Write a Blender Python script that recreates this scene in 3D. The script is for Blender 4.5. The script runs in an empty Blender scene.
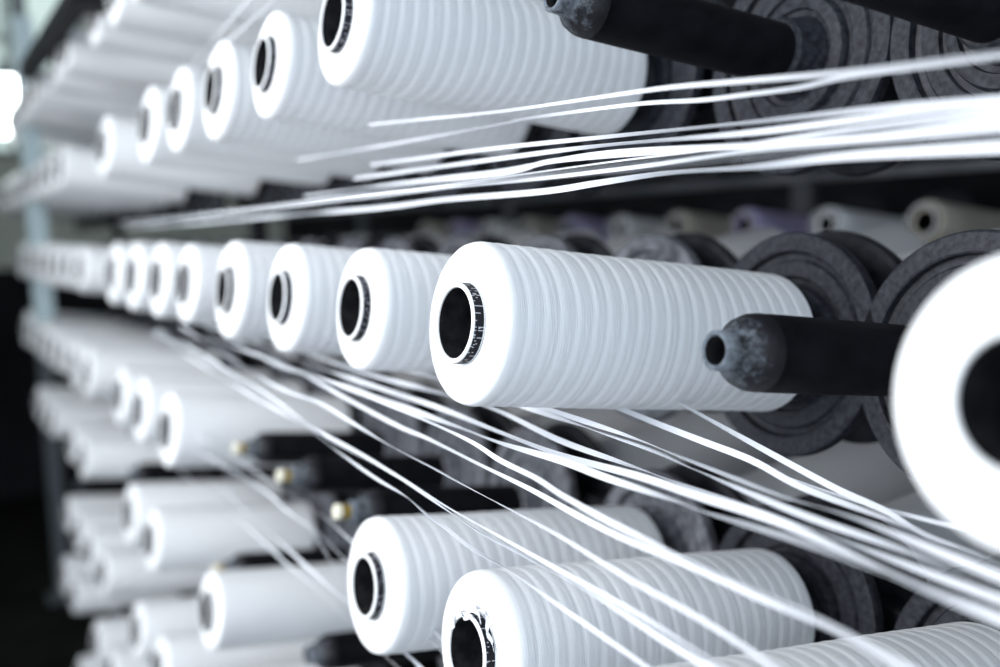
import bpy, math, random
from mathutils import Vector, Matrix
random.seed(7)
K = 0.045                      # one bobbin radius in metres
TILT = math.atan(0.131)        # spindles slope up towards the aisle so bobbins cannot slide off
CA, SA = math.cos(TILT), math.sin(TILT)
col = bpy.context.scene.collection
sc = bpy.context.scene

def W(X, Y, Z):                # creel frame (X along the spindle, Y along the creel) -> world, metres
    return Vector((X * CA + Z * SA, Y, -X * SA + Z * CA)) * K

# ------------------------------------------------------------------ materials
def mat(name, base, rough=0.5, metal=0.0, spec=0.5, sss=0.0, bump=None, mottled=None, transl=0.0):
    m = bpy.data.materials.new(name); m.use_nodes = True
    nt = m.node_tree; b = nt.nodes['Principled BSDF']
    b.inputs['Base Color'].default_value = (*base, 1); b.inputs['Roughness'].default_value = rough
    b.inputs['Metallic'].default_value = metal; b.inputs['Specular IOR Level'].default_value = spec
    tc = nt.nodes.new('ShaderNodeTexCoord')
    if sss:
        b.inputs['Subsurface Weight'].default_value = sss
        b.inputs['Subsurface Radius'].default_value = (.01, .01, .01); b.inputs['Subsurface Scale'].default_value = .5
    if mottled:                # (second colour, scale)
        mp = nt.nodes.new('ShaderNodeMapping'); mp.inputs['Scale'].default_value = mottled[2] if len(mottled) > 2 else (1, 1, 1)
        n = nt.nodes.new('ShaderNodeTexNoise'); n.inputs['Scale'].default_value = mottled[1]; n.inputs['Detail'].default_value = 6
        r = nt.nodes.new('ShaderNodeValToRGB'); r.color_ramp.elements[0].position = .35; r.color_ramp.elements[1].position = .68
        r.color_ramp.elements[0].color = (*base, 1); r.color_ramp.elements[1].color = (*mottled[0], 1)
        nt.links.new(tc.outputs['Object'], mp.inputs[0]); nt.links.new(mp.outputs[0], n.inputs[0])
        nt.links.new(n.outputs[0], r.inputs[0]); nt.links.new(r.outputs[0], b.inputs['Base Color'])
    if bump:                   # (scale vector, strength, distance)
        mp = nt.nodes.new('ShaderNodeMapping'); mp.inputs['Scale'].default_value = bump[0]
        n = nt.nodes.new('ShaderNodeTexNoise'); n.inputs['Scale'].default_value = 1; n.inputs['Detail'].default_value = 5
        bp = nt.nodes.new('ShaderNodeBump'); bp.inputs['Strength'].default_value = bump[1]; bp.inputs['Distance'].default_value = bump[2]
        nt.links.new(tc.outputs['Object'], mp.inputs[0]); nt.links.new(mp.outputs[0], n.inputs[0])
        nt.links.new(n.outputs[0], bp.inputs['Height']); nt.links.new(bp.outputs[0], b.inputs['Normal'])
    if transl:
        t = nt.nodes.new('ShaderNodeBsdfTranslucent'); t.inputs[0].default_value = (*base, 1)
        mx = nt.nodes.new('ShaderNodeMixShader'); mx.inputs[0].default_value = transl
        o = nt.nodes['Material Output']
        nt.links.new(b.outputs[0], mx.inputs[1]); nt.links.new(t.outputs[0], mx.inputs[2]); nt.links.new(mx.outputs[0], o.inputs[0])
    return m

def emit(name, c, s):
    m = bpy.data.materials.new(name); m.use_nodes = True; nt = m.node_tree; nt.nodes.clear()
    e = nt.nodes.new('ShaderNodeEmission'); e.inputs[0].default_value = (*c, 1); e.inputs[1].default_value = s
    o = nt.nodes.new('ShaderNodeOutputMaterial'); nt.links.new(e.outputs[0], o.inputs[0]); return m

M = dict(
    tape=mat('wound white tape', (.88, .89, .915), .42, spec=.4, bump=((2600, 90, 90), .35, .0006)),
    face=mat('bobbin end', (.88, .89, .91), .5, spec=.3),
    cream=mat('old cream tape', (.50, .47, .40), .6),
    lilac=mat('lilac tape', (.42, .38, .60), .55),
    rim=mat('paper tube rim', (.78, .79, .81), .6),
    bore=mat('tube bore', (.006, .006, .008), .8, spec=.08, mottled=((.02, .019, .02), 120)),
    ink=mat('printed band', (.008, .008, .012), .6, spec=.12),
    tick=mat('print strokes', (.32, .32, .36), .6),
    spindle=mat('black spindle', (.005, .005, .007), .5, spec=.10, mottled=((.010, .010, .013), 60), bump=((300, 120, 120), .25, .0006)),
    worn=mat('worn spindle nose', (.03, .034, .042), .45, spec=.3, bump=((220, 220, 220), .5, .0008)),
    flange=mat('dusty dark flange', (.009, .010, .014), .5, spec=.22, mottled=((.032, .035, .044), 240), bump=((500, 500, 500), .3, .0004)),
    flanged=mat('pale dusty flange', (.05, .053, .062), .6, spec=.25, mottled=((.17, .175, .20), 120)),
    flangeb=mat('shade-darkened flange', (.008, .009, .012), .5, spec=.2, mottled=((.03, .032, .04), 60)),  # darker copy of the flange, shade of the back side put into its colour
    brass=mat('yellow plug', (.62, .40, .05), .4),
    plug=mat('cream plug', (.80, .77, .64), .5),
    strip=mat('white tape strip', (.84, .86, .91), .3, spec=.5, transl=.25),
    steel=mat('dark painted steel', (.006, .006, .008), .6, spec=.15, mottled=((.012, .012, .014), 20)),
    pale=mat('pale blue painted steel', (.45, .56, .60), .5),
    greys=mat('grey painted steel', (.09, .095, .11), .5, mottled=((.14, .145, .16), 15)),
    floor=mat('dark concrete', (.008, .008, .007), .8, spec=.1, mottled=((.018, .018, .016), 4)),
    wall=mat('pale plaster', (.62, .66, .58), .8, mottled=((.7, .73, .66), 2)),
    dado=mat('dark panelling', (.010, .010, .012), .8, spec=.1, mottled=((.022, .022, .026), 3)),
    ceil=mat('grey ceiling', (.35, .38, .38), .8, mottled=((.4, .43, .43), 2)),
    frame=mat('window frame', (.12, .14, .16), .5),
    paper=mat('paper label', (.75, .78, .78), .7),
    glow=emit('lit globe', (.93, 1, .99), 9),
    pane=emit('daylit glass', (.62, .78, .76), .85),
)

def worn_nose(m):              # rubbed paint around the mouth of the nose, fading over the shoulder in specks
    nt = m.node_tree; b = nt.nodes['Principled BSDF']
    tc = nt.nodes.new('ShaderNodeTexCoord'); sp = nt.nodes.new('ShaderNodeSeparateXYZ'); nt.links.new(tc.outputs['Object'], sp.inputs[0])
    mr = nt.nodes.new('ShaderNodeMapRange'); mr.inputs['From Min'].default_value = -3.62 * K; mr.inputs['From Max'].default_value = -4.16 * K
    nt.links.new(sp.outputs[0], mr.inputs[0])
    n = nt.nodes.new('ShaderNodeTexNoise'); n.inputs['Scale'].default_value = 170; n.inputs['Detail'].default_value = 8; n.inputs['Roughness'].default_value = .7
    nt.links.new(tc.outputs['Object'], n.inputs[0])
    a = nt.nodes.new('ShaderNodeMath'); a.operation = 'MULTIPLY_ADD'; a.inputs[1].default_value = .42; nt.links.new(mr.outputs[0], a.inputs[0]); nt.links.new(n.outputs[0], a.inputs[2])
    c = nt.nodes.new('ShaderNodeValToRGB'); e = c.color_ramp.elements
    e[0].position = .66; e[0].color = (.010, .010, .013, 1); e[1].position = 1.0; e[1].color = (.16, .185, .22, 1)
    nt.links.new(a.outputs[0], c.inputs[0]); nt.links.new(c.outputs[0], b.inputs['Base Color'])
worn_nose(M['worn'])

# ------------------------------------------------------------------ mesh helpers (units: bobbin radii, scaled by K)
def mesh(name, verts, faces, mats, idx=None, smooth=True, angle=40):
    me = bpy.data.meshes.new(name); me.from_pydata([Vector(v) * K for v in verts], [], faces)
    for m in mats: me.materials.append(m)
    if idx: me.polygons.foreach_set('material_index', idx)
    me.validate(); me.update()
    import bmesh
    bm = bmesh.new(); bm.from_mesh(me); bmesh.ops.recalc_face_normals(bm, faces=bm.faces)
    for f in bm.faces: f.smooth = smooth
    if smooth:
        for e in bm.edges:
            if len(e.link_faces) == 2 and e.calc_face_angle(0) > math.radians(angle): e.smooth = False
    bm.to_mesh(me); bm.free(); return me

def lathe(name, prof, mats, seg=96, mi=None, fn=None, angle=40):
    """surface of revolution about x; prof = [(x, r), ...] closed where r == 0"""
    v, f, ix = [], [], []
    for x, r in prof:
        for k in range(seg):
            t = 2 * math.pi * k / seg
            rr, xx = (fn(x, r, t) if fn else (r, x))
            v.append((xx, rr * math.cos(t), rr * math.sin(t)))
    n = len(prof)
    for i in range(n - 1):
        for k in range(seg):
            a, b = i * seg + k, i * seg + (k + 1) % seg
            f.append((a, b, b + seg, a + seg)); ix.append(mi[i] if mi else 0)
    return mesh(name, v, f, mats, ix, angle=angle)

def box_data(x0, x1, y0, y1, z0, z1, v, f):
    s = len(v)
    v += [(x, y, z) for x in (x0, x1) for y in (y0, y1) for z in (z0, z1)]
    f += [tuple(s + i for i in q) for q in ((0, 1, 3, 2), (4, 6, 7, 5), (0, 4, 5, 1), (2, 3, 7, 6), (0, 2, 6, 4), (1, 5, 7, 3))]

def boxes(name, bs, m, bevel=0):
    v, f = [], []
    for b in bs: box_data(*b, v, f)
    me = mesh(name, v, f, [m], smooth=False)
    if bevel:
        import bmesh
        bm = bmesh.new(); bm.from_mesh(me)
        bmesh.ops.bevel(bm, geom=list(bm.edges), offset=bevel * K, segments=2, affect='EDGES', profile=.6)
        bm.to_mesh(me); bm.free()
    return me

def link(name, me, parent=None):
    o = bpy.data.objects.new(name, me); col.objects.link(o); o.parent = parent; return o

def tag(o, label, cat, group=None):
    o['label'] = label; o['category'] = cat
    if group: o['group'] = group
    return o

def struct(name, me):
    o = link(name, me); o['kind'] = 'structure'; return o

def dup(root, name=None):
    r = root.copy(); col.objects.link(r)
    for ch in root.children:
        c = ch.copy(); col.objects.link(c); c.parent = r
        for g in ch.children:
            d = g.copy(); col.objects.link(d); d.parent = c
    return r

# ------------------------------------------------------------------ bobbin meshes
L = 5.05
def body_mesh(name, seed, seg, per, m, groove=.0085):
    rnd = random.Random(seed); pitch = .232; nr = int(L / pitch)
    ph = [rnd.uniform(-.10, .10) for _ in range(nr + 3)]
    p1, p2, p3 = (rnd.uniform(0, 6.28) for _ in range(3))
    prof = [(-L + .035, .495), (-L + .01, .55), (-L, .62), (-L, .85), (-L + .006, .905), (-L + .022, .945), (-L + .05, .972), (-L + .10, .99)]
    mi = [1] * 6 + [0]
    x = -L + .16
    while x < -.07:
        prof.append((x, 1.0)); x += pitch / per
    mi += [0] * (len(prof) - len(mi) - 1)
    prof += [(-.06, .985), (-.02, .95), (0, .88), (0, .495)]; mi += [0] * 2 + [1] * 2
    def fn(x, r, t):
        if r < .96: return r, x
        s = x / pitch + .16 * math.sin(t + p1) + .10 * math.sin(2 * t + p2 + x * 1.3)
        k = int(math.floor(s)); u = s - k
        j = ph[k % len(ph)] * .5
        g = math.exp(-((u - .5 - j) / .13) ** 2)                 # a groove between neighbouring turns
        g2 = .25 * math.exp(-(((s * 2.63 + .7 * math.sin(t * 1.0 + p3)) % 1 - .5) / .12) ** 2)
        w = .004 * math.sin(3 * t + x * 2 + p3)
        sl = .004 * (u - .5)
        edge = min(1, (x + L) / .3, -x / .2 + .2)
        return r + .008 - (groove * g + groove * g2) * edge + w + sl * edge, x
    return lathe(name, prof, [m, M['face'] if m is M['tape'] else m], seg, mi, fn, angle=75)

def tube_meshes(seed, seg):
    rnd = random.Random(seed)
    P = .13
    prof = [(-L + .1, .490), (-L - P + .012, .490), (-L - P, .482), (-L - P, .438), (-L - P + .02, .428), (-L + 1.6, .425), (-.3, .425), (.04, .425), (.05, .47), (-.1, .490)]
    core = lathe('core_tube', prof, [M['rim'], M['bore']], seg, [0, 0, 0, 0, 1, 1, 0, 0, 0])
    n = 240; v, f, ix = [], [], []
    xs = [-L - P + .020, -L - P + .045, -L - P + .07, -L - P + .095, -L + .01]
    for x in xs:
        for k in range(n):
            t = 2 * math.pi * k / n; v.append((x, .4935 * math.cos(t), .4935 * math.sin(t)))
    cells = [[0] * n for _ in range(4)]
    k = 0
    while k < n - 4:                                              # illegible printed strokes round the tube
        w = rnd.choice([2, 3, 3, 4])
        for i in range(4):
            if rnd.random() < .45: cells[i][k] = 1
        if rnd.random() < .3:
            cells[rnd.randrange(4)][k + 1] = 1
        k += w + rnd.choice([0, 1, 3, 4])
    for i in range(4):
        for k in range(n):
            a, b = i * n + k, i * n + (k + 1) % n
            f.append((a, b, b + n, a + n)); ix.append(cells[i][k])
    band = mesh('printed_band', v, f, [M['ink'], M['tick']], ix)
    return core, band

BODY = [body_mesh('wound_tape', s, 128, 8, M['tape']) for s in (1, 2, 3)]
BODYLOW = [body_mesh('wound_tape', 5, 56, 4, M['tape'])]
CREAM = body_mesh('wound_tape', 9, 56, 4, M['cream']); LILAC = body_mesh('wound_tape', 10, 56, 4, M['lilac'])
TUBES = [tube_meshes(s, 96) for s in (1, 2)]

def make_bobbin(body, tubes):
    e = bpy.data.objects.new('tape_bobbin', None); e.empty_display_size = .02; col.objects.link(e)
    link('wound_tape', body, e); t = link('core_tube', tubes[0], e)
    b = link('printed_band', tubes[1], t); b['label'] = 'black printed band round the tube end'
    return e

# ------------------------------------------------------------------ spindle meshes (x = 0 at the flange plane, nose at -4.2)
def nose_prof(r):
    return [(-3.9, .0), (-3.9, r * .36), (-4.18, r * .36), (-4.2, r * .42), (-4.18, r * .50), (-4.02, r * .52), (-3.96, r * .60), (-3.84, r * .86), (-3.72, r * .97), (-3.6, r * 1.0)]
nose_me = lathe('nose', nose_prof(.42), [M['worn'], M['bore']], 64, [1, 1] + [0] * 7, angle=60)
mandrel_me = lathe('mandrel', [(-3.6, .42), (-3.59, .415), (-3.4, .42), (-1, .422), (-.5, .422), (.3, .42), (.3, .0)], [M['spindle']], 64)
fl_prof = [(.45, 0), (.45, .30), (.22, .32), (.20, 1.36), (.16, 1.61), (.10, 1.67), (-.02, 1.67), (-.07, 1.655), (-.085, 1.63), (-.085, 1.40), (-.07, 1.375),
           (.04, 1.36), (.05, 1.33), (.05, 1.27), (.02, 1.25), (.00, 1.23), (-.01, 1.02), (0, 1.0), (.06, .98), (.06, .90), (-.03, .88), (-.06, .86), (-.08, .70),
           (-.02, .68), (-.01, .60), (-.10, .56), (-.42, .50), (-.46, .46), (-.46, .40)]
flange_me = lathe('flange', fl_prof, [M['flange']], 128, angle=28)
flanged_me = lathe('flange', fl_prof, [M['flanged']], 96, angle=28)
flangeb_me = lathe('flange', fl_prof, [M['flangeb']], 96, angle=28)
plug_me = lathe('plug', [(-4.02, 0), (-4.02, .12), (-4.35, .15), (-4.355, .155), (-4.44, .155), (-4.47, .14), (-4.47, .05), (-4.43, 0)], [M['brass'], M['plug']], 32, [0, 0, 1, 1, 1, 1, 1])

def make_spindle(fl, plug=False):
    e = bpy.data.objects.new('creel_spindle', None); e.empty_display_size = .02; col.objects.link(e)
    link('flange', fl, e); link('mandrel', mandrel_me, e); n = link('nose', nose_me, e)
    n['label'] = 'worn grey hollow nose'
    if plug:
        p = link('plug', plug_me, e); p['label'] = 'yellow plug with a cream cap'; p.parent = n
    return e

EUL_F, EUL_B = (0, TILT, 0), (0, TILT, math.pi)
AX = Vector((CA, 0, -SA))
S = 3.51
ROWS = {  # name: (face X, z, phase)
 'T': (4.80, 7.80, .25), 'U': (5.31, 3.68, .29), 'M': (5.85, -.41, .28), 'A': (6.36, -4.50, .49), 'B': (6.90, -8.50, .25),
 'C': (7.42, -12.6, .30), 'D': (7.95, -16.7, .30), 'E': (8.48, -20.8, .30)}
PHRASE = {'T': 'row at the top edge', 'U': 'row above the middle row', 'M': 'middle row', 'A': 'row just below the middle row', 'B': 'second row below the middle row',
          'C': 'third row below the middle row', 'D': 'fourth row below the middle row', 'E': 'lowest visible row'}
LAST = {'T': 20, 'U': 23, 'M': 20, 'A': 19, 'B': 18, 'C': 17, 'D': 16, 'E': 15}
EMPTY = {('U', 2), ('U', 3), ('U', 9), ('T', 5), ('T', 6), ('T', 7), ('M', 2), ('A', 5), ('A', 6), ('A', 7), ('B', 8), ('B', 6), ('B', 5)}
MISSING = 11
RAD = {('M', 1): .95, ('M', 3): 1.0, ('M', 4): .92, ('M', 5): .98, ('M', 6): 1.04, ('M', 7): .97, ('M', 8): 1.02, ('M', 9): 1.04, ('U', 4): .965, ('U', 5): .94, ('B', 7): .96}
DY = {('M', 2): .50, ('M', 1): -.12, ('A', 2): -.28, ('A', 3): -.26, ('A', 4): -.50, ('A', 5): .20, ('A', 6): .22, ('A', 7): .26, ('A', 8): -.3,
      ('M', 4): -.14, ('M', 5): -.16, ('M', 7): .3, ('U', 3): -.18, ('U', 4): .06}     # small unevenness of the spindle spacing
DZ = {('A', 4): -.13, ('U', 4): .14}
ORD = ['first', 'second', 'third', 'fourth', 'fifth', 'sixth', 'seventh', 'eighth', 'ninth', 'tenth', 'eleventh', 'twelfth', 'thirteenth']
SPECIAL = {
 ('M', 1): 'huge out-of-focus white tape bobbin cut off by the right edge',
 ('M', 3): 'large sharp white tape bobbin behind the black hollow spindle, in the middle',
 ('M', 4): 'white tape bobbin directly left of the large sharp middle one',
 ('M', 5): 'white bobbin second to the left of the large sharp middle one',
 ('M', 6): 'white bobbin third to the left of the large sharp middle one',
 ('U', 4): 'large white tape bobbin at the top with its open tube by the edge',
 ('U', 5): 'white bobbin just left of the large one at the top edge',
 ('A', 2): 'ribbed white bobbin along the bottom right corner, only its upper side in view',
 ('A', 3): 'white tape bobbin at the bottom middle with loose tape ends round its tube',
 ('A', 4): 'white tape bobbin behind and left of the frayed one at the bottom',
 ('A', 8): 'nearest white bobbin left of the three plugged empty spindles',
 ('B', 7): 'blurred white bobbin low on the left below the yellow plug',
 ('A', 9): 'second white bobbin left of the three plugged empty spindles',
 ('A', 10): 'third white bobbin left of the three plugged empty spindles',
}
SPSPECIAL = {
 ('M', 2): 'black spindle with hollow worn nose in front of the large middle bobbin',
 ('U', 3): 'empty black spindle crossing the top edge in front of a ringed flange',
 ('U', 2): 'empty black spindle in the top right corner before a ringed flange',
 ('T', 5): 'empty black spindle above the top edge, nearest of three',
 ('T', 6): 'empty black spindle at the top edge, middle one of three',
 ('T', 7): 'empty black spindle at the top edge, farthest of three',
 ('U', 9): 'empty spindle in the gap of the row above the middle row',
 ('A', 5): 'black spindle with yellow plug, nearest of the three in a row',
 ('A', 6): 'black spindle with yellow plug, middle one of the three in a row',
 ('A', 7): 'black spindle with yellow plug, farthest of the three in a row',
 ('B', 8): 'empty plugged spindle just above the low left bobbin',
 ('B', 5): 'empty plugged spindle just under the bottom edge, nearer than its neighbour',
 ('B', 6): 'empty black spindle at the bottom edge left of centre',
}
first = {}
def get(key, maker):
    if key not in first:
        first[key] = maker(); return first[key]
    return dup(first[key])

def flange_pos(row, n):
    X, z, ph = ROWS[row]
    return W(X + 5.5, ph + n * S + DY.get((row, n), 0), z + DZ.get((row, n), 0))

rnd = random.Random(3)
def roll(e, ang):              # spin about its own axis
    e.rotation_euler = (Matrix.Rotation(e.rotation_euler.z, 3, 'Z') @ Matrix.Rotation(TILT, 3, 'Y') @ Matrix.Rotation(ang, 3, 'X')).to_euler()

for row in ROWS:
    nb = 0
    start = {'M': 1, 'U': 2, 'T': 5, 'A': 1, 'B': 3, 'C': 6, 'D': 8, 'E': 10}[row]
    for n in range(start, LAST[row] + 1):
        if n == MISSING: continue
        empty = (row, n) in EMPTY
        plug = empty and row in 'AB' and (row, n) != ('B', 6)
        dusty = row in 'MAB' and n >= 4
        e = get(('sp', plug, dusty), lambda: make_spindle(flanged_me if dusty else flange_me, plug))
        e.location = flange_pos(row, n); e.rotation_euler = EUL_F
        roll(e, rnd.uniform(0, 6.28))
        if empty: tag(e, SPSPECIAL[(row, n)], 'spindle', 'empty spindles of the near creel')
        else:
            far = n > 8
            if far: tag(e, 'dark flanged spindle behind a far-off bobbin in the %s' % PHRASE[row], 'spindle', 'far loaded spindles, %s' % PHRASE[row])
            elif (row, n) in SPECIAL: tag(e, 'dark ringed flange spindle of the ' + {
                ('M', 1): 'bobbin cut off by the right edge', ('M', 3): 'sharp middle bobbin', ('M', 4): 'one left of the sharp middle bobbin',
                ('M', 5): 'second left of the sharp middle bobbin', ('M', 6): 'third left of the sharp middle bobbin', ('U', 4): 'large bobbin at the top edge',
                ('U', 5): 'bobbin left of the large top one', ('A', 2): 'bobbin in the bottom right corner', ('A', 3): 'frayed bobbin at the bottom middle',
                ('A', 4): 'bobbin left of the frayed bottom one', ('A', 8): 'nearest bobbin beyond the plugged spindles', ('B', 7): 'blurred bobbin low on the left'}[(row, n)],
                'spindle', 'loaded spindles of the near creel')
            else: tag(e, 'dark flanged spindle of the %s bobbin in the %s' % (ORD[nb], PHRASE[row]), 'spindle', 'loaded spindles of the near creel')
            if n > 11 and rnd.random() < .16: nb += 1; continue
            if far: key = ('bb', 'low'); b = get(key, lambda: make_bobbin(BODYLOW[0], TUBES[0]))
            else:
                v = (n + ord(row)) % 3; b = get(('bb', v), lambda: make_bobbin(BODY[v], TUBES[v % 2]))
            b.location = flange_pos(row, n) - AX * .45 * K; b.rotation_euler = EUL_F; roll(b, rnd.uniform(0, 6.28))
            if (row, n) == ('M', 1):                              # its tube sits flush with the end of the winding
                for ch in b.children:
                    if ch.name.startswith('core'): ch.location.x = .12 * K
            s = RAD.get((row, n), rnd.uniform(.97, 1.04) if n < 12 else rnd.uniform(.86, 1.06))
            for ch in b.children:
                if ch.name.startswith('wound'): ch.scale = (1, s, s)
            if (row, n) in SPECIAL: lb = SPECIAL[(row, n)]
            elif n > 11: lb = 'small blurred far-off white bobbin in the %s' % PHRASE[row]
            else: lb = 'white tape bobbin, %s from the camera in the %s' % (ORD[nb], PHRASE[row])
            tag(b, lb, 'bobbin', ('far white bobbins, ' if n > 11 else 'white tape bobbins, ') + PHRASE[row])
            if (row, n) == ('A', 3): FRAY = b
            nb += 1

# back-to-back spindles and bobbins of the other face of the creel
XM = 11.8
for row in ('T', 'U', 'M', 'A', 'B'):
    for n in range(1, 13):
        if n == MISSING: continue
        p = flange_pos(row, n); p = Vector((2 * XM * K - p.x + .0, p.y, p.z))
        e = get('spb', lambda: make_spindle(flangeb_me)); e.location = p; e.rotation_euler = EUL_B
        roll(e, rnd.uniform(0, 6.28))
        tag(e, 'black flanged spindle on the far side of the creel, %s' % PHRASE[row], 'spindle', 'spindles on the far side, ' + PHRASE[row])
        b = get(('bb', 'low'), lambda: make_bobbin(BODYLOW[0], TUBES[0]))
        b.location = p + Vector((CA, 0, SA)) * .45 * K; b.rotation_euler = EUL_B; roll(b, rnd.uniform(0, 6.28))
        s = rnd.uniform(.95, 1.03)
        for ch in b.children:
            if ch.name.startswith('wound'): ch.scale = (1, s, s)
        tag(b, 'shaded white bobbin on the far side of the creel, %s' % PHRASE[row], 'bobbin', 'bobbins on the far side, ' + PHRASE[row])

# loose tape ends wrapped round the tube of the frayed bobbin
def ribbon(name, pts, width, seed, parent=None, twist=1.0, thick=.004, base=0.0, n_sub=10, m='strip'):
    r = random.Random(seed); P = [Vector(p) for p in pts]; Q = []
    ext = [P[0] * 2 - P[1]] + P + [P[-1] * 2 - P[-2]]
    for i in range(1, len(ext) - 2):
        a, b, c, d = ext[i - 1:i + 3]
        k = max(3, min(40, int((c - b).length * n_sub)))
        for j in range(k):
            t = j / k
            Q.append(.5 * ((2 * b) + (c - a) * t + (2 * a - 5 * b + 4 * c - d) * t * t + (3 * b - a - 3 * c + d) * t ** 3))
    Q.append(P[-1]); v, f = [], []
    f1, f2, o1, o2 = r.uniform(.7, 1.2), r.uniform(.25, .5), r.uniform(0, 6), r.uniform(0, 6)
    s = 0
    for i, q in enumerate(Q):
        tn = (Q[min(i + 1, len(Q) - 1)] - Q[max(i - 1, 0)]).normalized()
        if i: s += (q - Q[i - 1]).length
        up = Vector((0, 0, 1)); side = tn.cross(up).normalized(); up = side.cross(tn).normalized()
        ang = base + twist * (.75 * math.sin(s * f1 + o1) + .6 * math.sin(s * f2 + o2))
        w = (up * math.cos(ang) + side * math.sin(ang)); nn = tn.cross(w).normalized()
        v += [q - w * width / 2 - nn * thick / 2, q - w * width / 2 + nn * thick / 2, q + w * width / 2 + nn * thick / 2, q + w * width / 2 - nn * thick / 2]
    for i in range(len(Q) - 1):
        for k in range(4):
            a = i * 4 + k; b = i * 4 + (k + 1) % 4; f.append((a, b, b + 4, a + 4))
    f += [(0, 1, 2, 3), tuple(len(v) - 4 + k for k in (3, 2, 1, 0))]
    me = mesh(name, v, f, [M[m]], angle=50)
    return link(name, me, parent)

def SV(p): return W(*p) / K
fr = bpy.data.objects.new('tmp', None)
inv = (Matrix.Translation(FRAY.location) @ FRAY.rotation_euler.to_matrix().to_4x4()).inverted()
fc = FRAY.location / K - AX * (L + .12)
for q, (r0, a0, a1, dx) in enumerate(((.50, 60, 190, .03), (.53, 85, 215, .06), (.47, 75, 160, -.03), (.55, 20, 120, .08))):
    pts = []
    for i in range(9):
        t = math.radians(a0 + (a1 - a0) * i / 8); rr = r0 + .05 * math.sin(i * 1.3 + q)
        # angle measured in the face plane: 0 = towards the camera side (-Y), 90 = up
        p = fc + Vector((0, -1, 0)) * rr * math.cos(t) + Vector((SA, 0, CA)) * rr * math.sin(t) + AX * (dx + .02 * math.sin(i * 2.1))
        pts.append((inv @ (p * K)) / K)
    o = ribbon('loose_tape', pts, .05, 50 + q, FRAY, twist=.6, n_sub=12); o['label'] = 'loose crumpled end of tape round the tube'
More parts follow.
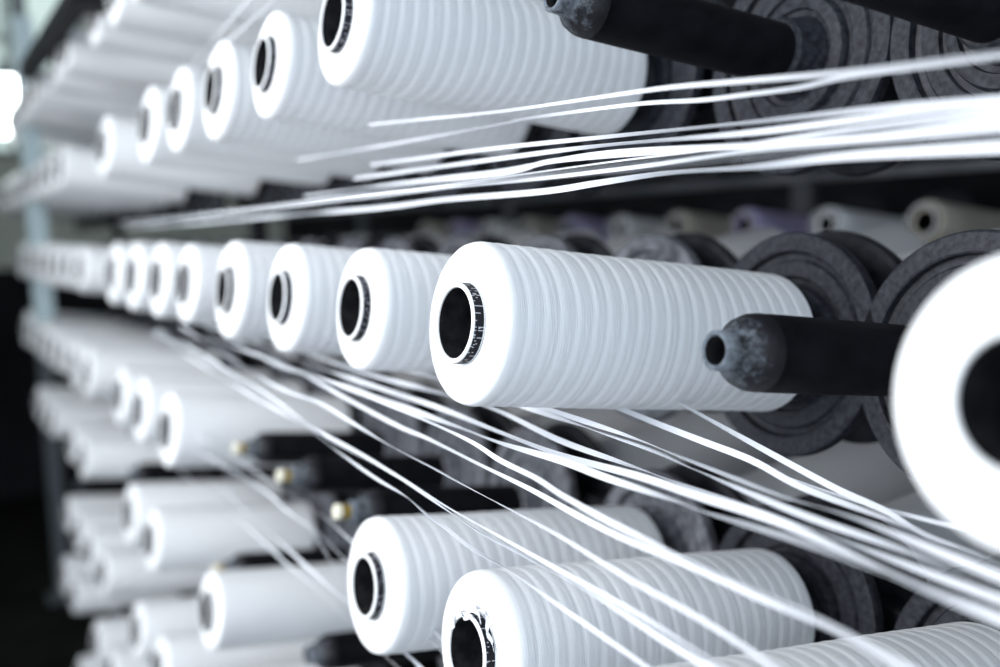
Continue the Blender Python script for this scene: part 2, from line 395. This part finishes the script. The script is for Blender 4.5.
TAPES = {
 'T1': [(6.55, 14.0, 2.5), (6.55, 11.57, 2.35), (6.55, 9.35, 2.26), (6.55, 8.18, 2.21), (6.55, 7.0, 2.12), (6.55, 5.84, 2.03), (6.55, 4.51, 1.96)],
 'T2': [(7.0, 18.93, 2.41), (7.0, 15.66, 2.36), (7.0, 12.33, 2.33), (7.0, 11.47, 2.33), (7.0, 9.32, 2.25), (7.0, 8.18, 2.16), (7.0, 7.45, 2.13), (7.0, 6.81, 2.11), (7.0, 6.24, 2.13), (7.0, 4.82, 2.09)],
 'T3': [(7.0, 14.84, 2.04), (7.0, 12.28, 2.0), (7.0, 9.28, 1.91), (7.0, 7.42, 1.85), (7.0, 5.85, 1.81), (7.0, 4.79, 1.75)],
 'T4': [(7.0, 15.57, 1.86), (7.0, 12.26, 1.85), (7.0, 9.9, 1.83), (7.0, 7.41, 1.75), (7.0, 5.51, 1.74), (7.0, 4.78, 1.71)],
 'T5': [(7.0, 18.25, 1.66), (7.0, 14.7, 1.68), (7.0, 12.23, 1.68), (7.0, 9.89, 1.74), (7.0, 7.39, 1.64), (7.0, 5.86, 1.65), (7.0, 4.77, 1.65)],
 'T6': [(7.0, 35.66, 1.45), (7.0, 20.48, 1.49), (7.0, 14.67, 1.52), (7.0, 12.2, 1.51), (7.0, 9.22, 1.53), (7.0, 7.38, 1.57), (7.0, 5.65, 1.55), (7.0, 4.76, 1.54)],
 'T7': [(7.0, 37.31, 1.27), (7.0, 28.81, 1.26), (7.0, 20.44, 1.28), (7.0, 16.29, 1.29), (7.0, 13.87, 1.34), (7.0, 11.15, 1.34), (7.0, 9.84, 1.39), (7.0, 8.61, 1.43), (7.0, 7.36, 1.41), (7.0, 6.15, 1.43), (7.0, 4.75, 1.39)],
 'T8': [(7.0, 39.23, 1.45), (7.0, 28.87, 1.46), (7.0, 20.49, 1.51), (7.0, 16.34, 1.57), (7.0, 14.69, 1.63), (7.0, 12.01, 1.64), (7.0, 10.83, 1.72), (7.0, 8.12, 1.65), (7.0, 6.17, 1.58), (7.0, 4.77, 1.58)],
 'T9': [(7.0, 12.78, 1.57), (7.0, 9.87, 1.62), (7.0, 8.11, 1.63), (7.0, 6.75, 1.66), (7.0, 5.67, 1.68), (7.0, 4.78, 1.68)],
 'T10': [(7.0, 35.68, 1.52), (7.0, 21.81, 1.51), (7.0, 17.23, 1.5), (7.0, 14.03, 1.49), (7.0, 11.66, 1.43), (7.0, 9.11, 1.6), (7.0, 7.25, 1.6), (7.0, 4.76, 1.49)],
 'a': [(5.95, 27.32, -2.03), (5.95, 23.75, -2.22), (5.95, 19.61, -2.41), (5.95, 16.57, -2.52), (5.95, 14.84, -2.68), (5.95, 13.28, -2.8), (5.95, 12.25, -2.84), (5.95, 11.59, -2.93), (5.95, 11.01, -2.98), (5.95, 10.32, -3.06), (5.95, 9.48, -3.08), (5.95, 8.42, -3.16), (5.95, 7.09, -3.26), (5.95, 6.26, -3.33)],
 'b': [(5.95, 26.22, -1.84), (5.95, 21.86, -2.07), (5.95, 18.3, -2.28), (5.95, 15.68, -2.52), (5.95, 13.87, -2.6), (5.95, 12.78, -2.61), (5.95, 11.11, -2.75), (5.95, 10.17, -2.82), (5.95, 9.01, -2.84), (5.95, 7.63, -2.89), (5.95, 6.57, -2.97), (5.95, 5.61, -2.99)],
 'c': [(5.95, 26.76, -1.93), (5.95, 20.67, -2.18), (5.95, 16.58, -2.47), (5.95, 14.12, -2.55), (5.95, 12.28, -2.64), (5.95, 10.95, -2.72), (5.95, 9.71, -2.76), (5.95, 8.48, -2.8), (5.95, 7.15, -2.84), (5.95, 6.32, -2.9), (5.95, 5.51, -2.91)],
 'd': [(5.95, 23.73, -1.64), (5.95, 18.18, -2.04), (5.95, 15.78, -2.05), (5.95, 14.2, -2.16), (5.95, 12.85, -2.26), (5.95, 11.61, -2.31), (5.95, 10.85, -2.35), (5.95, 9.59, -2.41), (5.95, 8.53, -2.46), (5.95, 7.43, -2.56), (5.95, 6.36, -2.62), (5.95, 5.74, -2.69), (5.95, 5.22, -2.76)],
 'e': [(6.31, 21.73, -1.5), (6.31, 17.77, -1.76), (6.31, 15.12, -1.96), (6.31, 13.37, -2.07), (6.31, 12.41, -2.09), (6.31, 10.92, -2.17), (6.31, 9.68, -2.23), (6.31, 8.71, -2.31), (6.31, 7.93, -2.35), (6.31, 6.8, -2.35), (6.31, 6.05, -2.38), (6.31, 5.4, -2.39), (6.31, 4.82, -2.44), (6.31, 4.31, -2.5)],
 'f': [(5.95, 21.2, -1.58), (5.95, 16.77, -1.63), (5.95, 14.46, -1.66), (5.95, 12.29, -1.73), (5.95, 10.63, -1.81), (5.95, 9.85, -1.91), (5.95, 9.07, -1.96), (5.95, 8.59, -2.03), (5.95, 7.88, -2.1), (5.95, 7.25, -2.14), (5.95, 6.42, -2.19), (5.95, 5.71, -2.2), (5.95, 5.09, -2.22), (5.95, 4.38, -2.3)],
 'g': [(6.52, 24.18, -1.5), (6.52, 19.84, -1.8), (6.52, 16.8, -1.81), (6.52, 14.21, -1.83), (6.52, 12.14, -1.85), (6.52, 10.84, -1.88), (6.52, 9.48, -1.85), (6.52, 8.56, -1.87), (6.52, 7.39, -1.87), (6.52, 7.11, -1.88), (6.52, 5.87, -1.86), (6.52, 4.88, -1.9), (6.52, 4.07, -1.94)],
 'h': [(6.79, 23.43, -1.5), (6.79, 19.19, -1.66), (6.79, 16.78, -1.71), (6.79, 14.83, -1.73), (6.79, 13.05, -1.75), (6.79, 11.3, -1.82), (6.79, 9.88, -1.86), (6.79, 8.36, -1.82), (6.79, 7.42, -1.83), (6.79, 6.36, -1.83), (6.79, 5.08, -1.95), (6.79, 4.24, -1.97)],
 'i': [(7.3, 24.35, -1.47), (7.3, 17.82, -1.66), (7.3, 14.42, -1.65), (7.3, 12.42, -1.66), (7.3, 10.65, -1.82), (7.3, 9.3, -1.86), (7.3, 7.98, -1.9), (7.3, 6.59, -1.93), (7.3, 5.48, -1.98), (7.3, 4.57, -2.02)],
 'j': [(7.3, 20.71, -1.37), (7.3, 15.61, -1.42), (7.3, 12.81, -1.46), (7.3, 11.27, -1.52), (7.3, 9.81, -1.58), (7.3, 8.74, -1.63), (7.3, 8.0, -1.71), (7.3, 6.6, -1.83), (7.3, 5.49, -1.87), (7.3, 4.58, -1.94)],
 'l': [(7.3, 20.73, -1.28), (7.3, 15.62, -1.36), (7.3, 12.52, -1.44), (7.3, 11.06, -1.47), (7.3, 9.35, -1.53), (7.3, 8.02, -1.63), (7.3, 6.87, -1.71), (7.3, 5.92, -1.73), (7.3, 4.59, -1.85)],
 'm': [(8.2, 10.59, -1.4), (8.2, 9.79, -1.48), (8.2, 9.04, -1.55), (8.2, 8.17, -1.63), (8.2, 7.45, -1.77), (8.2, 6.42, -1.85), (8.2, 5.76, -1.91), (8.2, 5.16, -1.99)],
 'n': [(8.9, 9.96, -1.33), (8.9, 9.04, -1.53), (8.9, 8.3, -1.69), (8.9, 7.52, -1.85), (8.9, 6.88, -1.94), (8.9, 6.43, -2.06), (8.9, 5.61, -2.12)],
 'o': [(9.0, 8.34, -1.88), (9.0, 7.74, -1.92), (9.0, 7.11, -1.94), (9.0, 6.11, -1.93), (9.0, 5.69, -1.94)],
 'q': [(7.0, 30.47, -5.52), (7.0, 25.9, -5.38), (7.0, 22.41, -5.51), (7.0, 20.44, -5.56), (7.0, 18.38, -5.62), (7.0, 16.94, -5.66), (7.0, 14.94, -5.7), (7.0, 13.08, -5.75)],
 'r': [(7.0, 29.36, -4.98), (7.0, 22.13, -4.76), (7.0, 19.82, -4.84), (7.0, 18.05, -4.84), (7.0, 16.79, -4.96), (7.0, 15.14, -5.09), (7.0, 13.17, -5.25), (7.0, 11.9, -5.38)],
 's': [(7.0, 28.3, -4.52), (7.0, 19.16, -4.47), (7.0, 16.72, -4.56), (7.0, 14.32, -4.84), (7.0, 12.54, -5.18), (7.0, 11.61, -5.41)],
 'u': [(7.0, 29.11, -5.8), (7.0, 23.06, -5.8), (7.0, 19.77, -5.89), (7.0, 17.71, -5.89), (7.0, 15.39, -6.01), (7.0, 14.17, -6.03), (7.0, 12.71, -5.99)],
 'v': [(7.0, 17.34, -5.18), (7.0, 15.81, -5.64), (7.0, 14.12, -5.71), (7.0, 13.07, -5.82)],
 'w': [(5.4, 28.47, 4.03), (5.4, 24.37, 4.59), (5.4, 22.06, 4.9), (5.4, 19.9, 5.18), (5.4, 18.84, 5.32)],
 'x': [(5.4, 25.58, 4.19), (5.4, 22.87, 4.5), (5.4, 20.47, 4.67), (5.4, 18.25, 4.85), (5.4, 17.16, 4.93)],
 'X1': [(4.2, 21.39, 0.85), (4.2, 12.29, 0.9), (4.2, 8.85, 0.93), (4.2, 6.44, 1.03), (4.2, 5.47, 1.04), (4.2, 4.36, 1.03), (4.2, 3.52, 1.01), (4.2, 2.86, 0.99)],
 'X2': [(4.6, 23.43, 0.93), (4.6, 13.46, 0.99), (4.6, 9.69, 1.02), (4.6, 7.68, 1.07), (4.6, 5.99, 1.08), (4.6, 4.77, 1.09), (4.6, 3.85, 1.08), (4.6, 3.14, 1.07)],
 'X3': [(4.0, 20.37, 0.81), (4.0, 11.71, 0.86), (4.0, 8.43, 0.89), (4.0, 5.64, 0.95), (4.0, 4.64, 0.94), (4.0, 3.86, 0.93), (4.0, 2.72, 0.9)],
 'X4': [(5.0, 25.46, 1.01), (5.0, 14.63, 1.08), (5.0, 10.53, 1.11), (5.0, 7.65, 1.09), (5.0, 5.79, 1.15), (5.0, 4.65, 1.13), (5.0, 3.4, 1.09)],
 'X5': [(3.4, 3.97, 0.99), (3.4, 3.3, 1.0), (3.4, 2.78, 1.01), (3.4, 2.34, 1.03)],
 'X6': [(3.2, 3.35, 0.98), (3.2, 2.85, 1.01), (3.2, 2.53, 1.02), (3.2, 2.21, 1.03)],
 'X7': [(4.4, 22.41, 0.89), (4.4, 12.88, 0.95), (4.4, 9.27, 0.97), (4.4, 5.72, 0.97), (4.4, 4.56, 0.98), (4.4, 3.68, 0.98), (4.4, 2.99, 0.94)],
}
WORLD = 1.42
EXPO = 0.34
LIGHTS = [((-27, 16, 10), (6, 14, 0), (16, 34), 33.0), ((-14, 70, 20), (8, 50, 0), (10, 40), 1.0)]
# ------------------------------------------------------------------ running tapes, each a strip of its own
UP = 'tapes running under the row above the middle row'
LOW = 'tapes running under the middle row'
BOT = 'tapes running low on the left'
TL = {
 'T1': 'highest white tape crossing the front of the large top bobbin',
 'T2': 'second highest white tape, twisting just under the highest one',
 'T3': 'thin white tape just above the thick bundle under the upper bobbins',
 'T4': 'white tape forming the upper side of the bundle under the upper bobbins',
 'T7': 'lowest white tape of the upper bundle, wavy at its left',
 'w': 'pale blurred tape rising to the top edge, left one of the pair',
 'x': 'pale blurred tape rising to the top edge, right one of the pair',
 'a': 'kinked white tape, leftmost of three falling across the plugged spindles',
 'b': 'white tape, rightmost of three falling across the plugged spindles to bottom right',
 'c': 'white tape between two others falling across the plugged spindles',
 'd': 'single white tape falling over the nearest plugged spindle to the bottom bobbin',
 'e': 'white tape ending over the front of the bottom right bobbin, lower of a close pair',
 'f': 'white tape ending over the front of the bottom right bobbin, upper of a close pair',
 'g': 'broad lowest tape of the fan that runs off the right edge',
 'm': 'twisted white tape leaving the underside of the large middle bobbin, left one',
 'n': 'twisted white tape leaving the underside of the large middle bobbin, right one',
 'o': 'thin short tape behind the fan, just left of the big cut-off bobbin',
 'q': 'blurred doubled tape falling across the low left bobbins to the bottom bobbin',
 'v': 'short tape seen between the two bottom bobbins, right one',
}
for i, (k, pts) in enumerate(TAPES.items()):
    P = [SV(p) for p in pts]
    d0 = (P[-1] - P[-2]).normalized(); P.append(P[-1] + d0 * 3)
    d1 = (P[0] - P[1]).normalized(); P.insert(0, P[0] + d1 * (.6 if k in 'mnow' else 2.0))
    if k in ('X5', 'X6', 'X1', 'X3', 'X4', 'T10', 'X2'): continue
    w = {'T1': .045, 'T2': .045, 'q': .07, 'r': .06, 's': .06, 'u': .055, 'v': .06, 'X2': .022, 'X4': .025, 'X7': .02, 'a': .055, 'b': .055, 'c': .05, 'd': .06, 'e': .065, 'f': .06, 'w': .035, 'x': .035, 'T4': .06, 'T9': .02, 'T5': .05, 'g': .09, 'T6': .05, 'T8': .065, 'o': .05, 'T3': .055}.get(k, .08)
    o = ribbon('tape_strip', P, w, 100 + i, twist=.6 if k[0] in 'TX' else (.45 if k in 'qrsuvwx' else 1.0), base=.35)
    g = UP if k[0] in 'TX' else (BOT if k in 'qrsuv' else ('tapes above the upper bobbins' if k in 'wx' else LOW))
    lb = TL.get(k)
    if not lb: lb = {UP: 'white tape inside the dense blurred bundle under the upper bobbins', LOW: 'white tape in the fan that runs off the right edge below the middle bobbin', BOT: 'blurred white tape falling between the lower left bobbins'}[g]
    tag(o, lb, 'tape', g)

# ------------------------------------------------------------------ creel frame: rails at each spindle row, uprights, guide rail
def bx(name, b, m, parent=None, bevel=.04): return link(name, boxes(name, [b], m, bevel), parent)
fr = bpy.data.objects.new('creel', None); col.objects.link(fr); fr.location = Vector((XM, 20, -28)) * K
tag(fr, 'dark steel creel frame that carries all rows of spindles', 'frame')
def rel(o): o.location = -Vector(fr.location); return o
for row in ROWS:
    p = flange_pos(row, 0) / K
    rel(bx('rail', (XM - .20, XM + .20, -2, 76, p.z - .45, p.z + .45), M['steel'], fr))
for y in (-1.5, .28 + 11 * S, .28 + 19.6 * S):
    rel(bx('upright', (XM - .2, XM + .2, y - .5, y + .5, -28, 12), M['steel'], fr))
# pale upright standing in the aisle side at the far part
pp = W(6.0, 0, -.4) / K
pu = rel(bx('aisle_upright', (pp.x - .1, pp.x + .9, .28 + 17.5 * S - .5, .28 + 17.5 * S + .5, -6.5, 12), M['pale'], fr)); pu['label'] = 'pale blue upright'
g = W(4.3, 0, 8.3) / K
t = bpy.data.objects.new('guide_rail', None); col.objects.link(t); t.location = Vector((g.x, 34, g.z)) * K
tag(t, 'dark guide rail running along the top left of the creel', 'rail')
bx('bar', (-.3, .3, 0, 18, -.35, .35), M['steel'], t); bx('bracket', (-.6, .6, -.8, .6, -.7, .9), M['steel'], t)

# ------------------------------------------------------------------ second creel across the next aisle
X2 = 24.5
t = bpy.data.objects.new('creel', None); col.objects.link(t); t.location = Vector((X2 + 5.7, 30, -28)) * K
tag(t, 'dark grey frame of the second creel beyond the next aisle', 'frame')
def rel2(o): o.location = -Vector(t.location); return o
Z2 = {'U': 3.9, 'M': -.25, 'A': -4.4, 'T': 8.05}
for k, z in Z2.items(): rel2(bx('rail', (X2 + 5.5, X2 + 5.9, 0, 80, z - .5 - .7, z + .5 - .7), M['greys'], t))
for z in (1.2, 1.9, 2.35, 5.9): rel2(bx('guide_bar', (X2 - .3, X2 + .05, 0, 80, z - .14, z + .14), M['greys'], t))
for y in (6, 28, 50, 72): rel2(bx('upright', (X2 + 5.2, X2 + 5.6, y - .5, y + .5, -28, 14), M['greys'], t))
for row in ('U', 'M', 'A'):
    for n in range(2, 15):
        p = Vector((X2 + 5.3, 0.9 + n * S, Z2[row] - .72)) * K
        e = get('spb', lambda: make_spindle(flangeb_me)); e.location = p; e.rotation_euler = EUL_F
        tag(e, 'blurred black flanged spindle on the second creel in the background', 'spindle', 'spindles of the second creel')
        c = ('cream', 'lilac', 'white')[(n * 2 + ord(row)) % 3] if row == 'M' else 'white'
        if (row, n) == ('M', 5): c = 'cream'
        b = get(('bb2', c), lambda: make_bobbin({'cream': CREAM, 'lilac': LILAC, 'white': BODYLOW[0]}[c], TUBES[0]))
        b.location = p - AX * .45 * K; b.rotation_euler = EUL_F
        for ch in b.children:
            if ch.name.startswith('wound'): s = .62 if c != 'white' else (.55 if row == 'M' else .8); ch.scale = (1, s, s)
        nm = {'cream': 'nearly empty cream bobbin', 'lilac': 'thin lilac bobbin', 'white': 'part-used white bobbin'}[c]
        tag(b, 'blurred %s on the second creel%s' % (nm, ', upper row' if row == 'U' else ', lower row' if row == 'A' else ''), 'bobbin', nm + 's on the second creel ' + row.replace('U', 'above').replace('A', 'below').replace('M', 'between'))

# ------------------------------------------------------------------ hall
FZ = -28
struct('floor', boxes('floor', [(-60, 90, -40, 130, FZ - 1, FZ)], M['floor']))
struct('ceiling', boxes('ceiling', [(-60, 90, -40, 130, 62, 63)], M['ceil']))
v, f = [], []
wf = struct('wall_far', boxes('wall_far', [(-60, 90, 121, 123, -3, 62)], M['wall']))
struct('trim_1', boxes('trim_1', [(-60, 90, 120.5, 123, FZ, -3)], M['dado']))
struct('light_blocker_left', boxes('light_blocker_left', [(-24, -22, 42, 121, FZ, 62)], M['wall']))  # unseen, added to block world light and dim the far bobbins
struct('light_blocker_back', boxes('light_blocker_back', [(15, 40, -32, -30, FZ, 62)], M['dado']))  # unseen, added to cut ambient light on the back of the creel
struct('wall_right', boxes('wall_right', [(40, 42, -30, 121, FZ, 62)], M['dado']))  # moved in closer to cut ambient light behind the creel
for i, x in enumerate((-9, 10.8, 30.6)):
    wn = struct('window_%d' % (i + 1), boxes('window', [(x - 6.4, x + 6.4, 120.6, 120.9, 9, 9.6), (x - 6.4, x + 6.4, 120.6, 120.9, 33.4, 34), (x - 6.4, x - 5.8, 120.6, 120.9, 9, 34), (x + 5.8, x + 6.4, 120.6, 120.9, 9, 34), (x - .25, x + .25, 120.6, 120.9, 9.6, 33.4), (x - 5.8, x + 5.8, 120.6, 120.9, 21, 21.5)], M['frame']))
    link('pane', boxes('pane', [(x - 5.8, x + 5.8, 120.75, 120.85, 9.6, 33.4)], M['pane']), wn)
c = bpy.data.objects.new('steel_column', None); col.objects.link(c); c.location = Vector((8.4, 84, FZ)) * K
tag(c, 'dark grey steel column at the far left behind the lamp', 'column')
bx('shaft', (-.5, .5, -.5, .5, .3, 90), M['frame'], c); bx('base_plate', (-1.2, 1.2, -1.2, 1.2, 0, .3), M['frame'], c)
# lamp hanging in the aisle
lp = W(4.9, 70, 9.0) / K
e = bpy.data.objects.new('hanging_lamp', None); col.objects.link(e); e.location = lp * K
tag(e, 'glowing white globe lamp hanging at the far left edge', 'lamp')
prof = [(math.cos(math.pi * i / 20) * -1.9, math.sin(math.pi * i / 20) * 1.9) for i in range(21)]
gl = link('globe', lathe('globe', prof, [M['glow']], 40), e); gl.rotation_euler = (0, math.pi / 2, 0)
cp = link('cap', lathe('cap', [(-2.6, 0), (-2.6, .35), (-2.2, .4), (-1.9, .9), (-1.45, 1.05), (-1.45, 0)], [M['frame']], 32), e); cp.rotation_euler = (0, math.pi / 2, 0)
bx('rod', (-.06, .06, -.06, .06, 2.6, 62 - lp.z), M['frame'], e, 0)

# ------------------------------------------------------------------ light
w = bpy.data.worlds.new('World'); sc.world = w; w.use_nodes = True
bg = w.node_tree.nodes['Background']; bg.inputs[0].default_value = (.77, .885, 1.0, 1); bg.inputs[1].default_value = WORLD
def area(name, loc, target, size, power, c=(1, 1, 1)):
    l = bpy.data.lights.new(name, 'AREA'); l.shape = 'RECTANGLE'; l.size, l.size_y = size[0] * K, size[1] * K; l.energy = power; l.color = c
    o = bpy.data.objects.new(name, l); col.objects.link(o); o.location = Vector(loc) * K
    o.rotation_euler = (Vector(target) - Vector(loc)).to_track_quat('-Z', 'Y').to_euler()
    return o
for i, (loc, tgt, size, pw) in enumerate(LIGHTS): area('aisle_light', loc, tgt, size, pw, (1, .985, .96) if i < 1 else (.93, .98, 1))

# ------------------------------------------------------------------ camera
R = ((0.860036519987671, -0.05041218752103159, -0.5077359507035533), (-0.5035742006293534, 0.07637128265340358, -0.8605698412368294), (0.08215965401585106, 0.9958042169699918, 0.040295815127347444))
cam = bpy.data.cameras.new('Camera'); co = bpy.data.objects.new('Camera', cam); col.objects.link(co)
cols = []
for j in range(3):
    q = W(R[0][j], R[1][j], R[2][j]) / K; cols.append(q.normalized())
m3 = Matrix((cols[0], cols[1], cols[2])).transposed()
co.matrix_world = m3.to_4x4()
cam.sensor_width = 36; cam.lens = 36.44; cam.clip_start = .01; cam.clip_end = 100
cam.dof.use_dof = True; cam.dof.focus_distance = 12.0 * K; cam.dof.aperture_fstop = .03644 / (.25 * K)
sc.camera = co
sc.view_settings.view_transform = 'Standard'; sc.view_settings.look = 'None'; sc.view_settings.gamma = 1
sc.view_settings.exposure = EXPO; sc.view_settings.use_curve_mapping = False
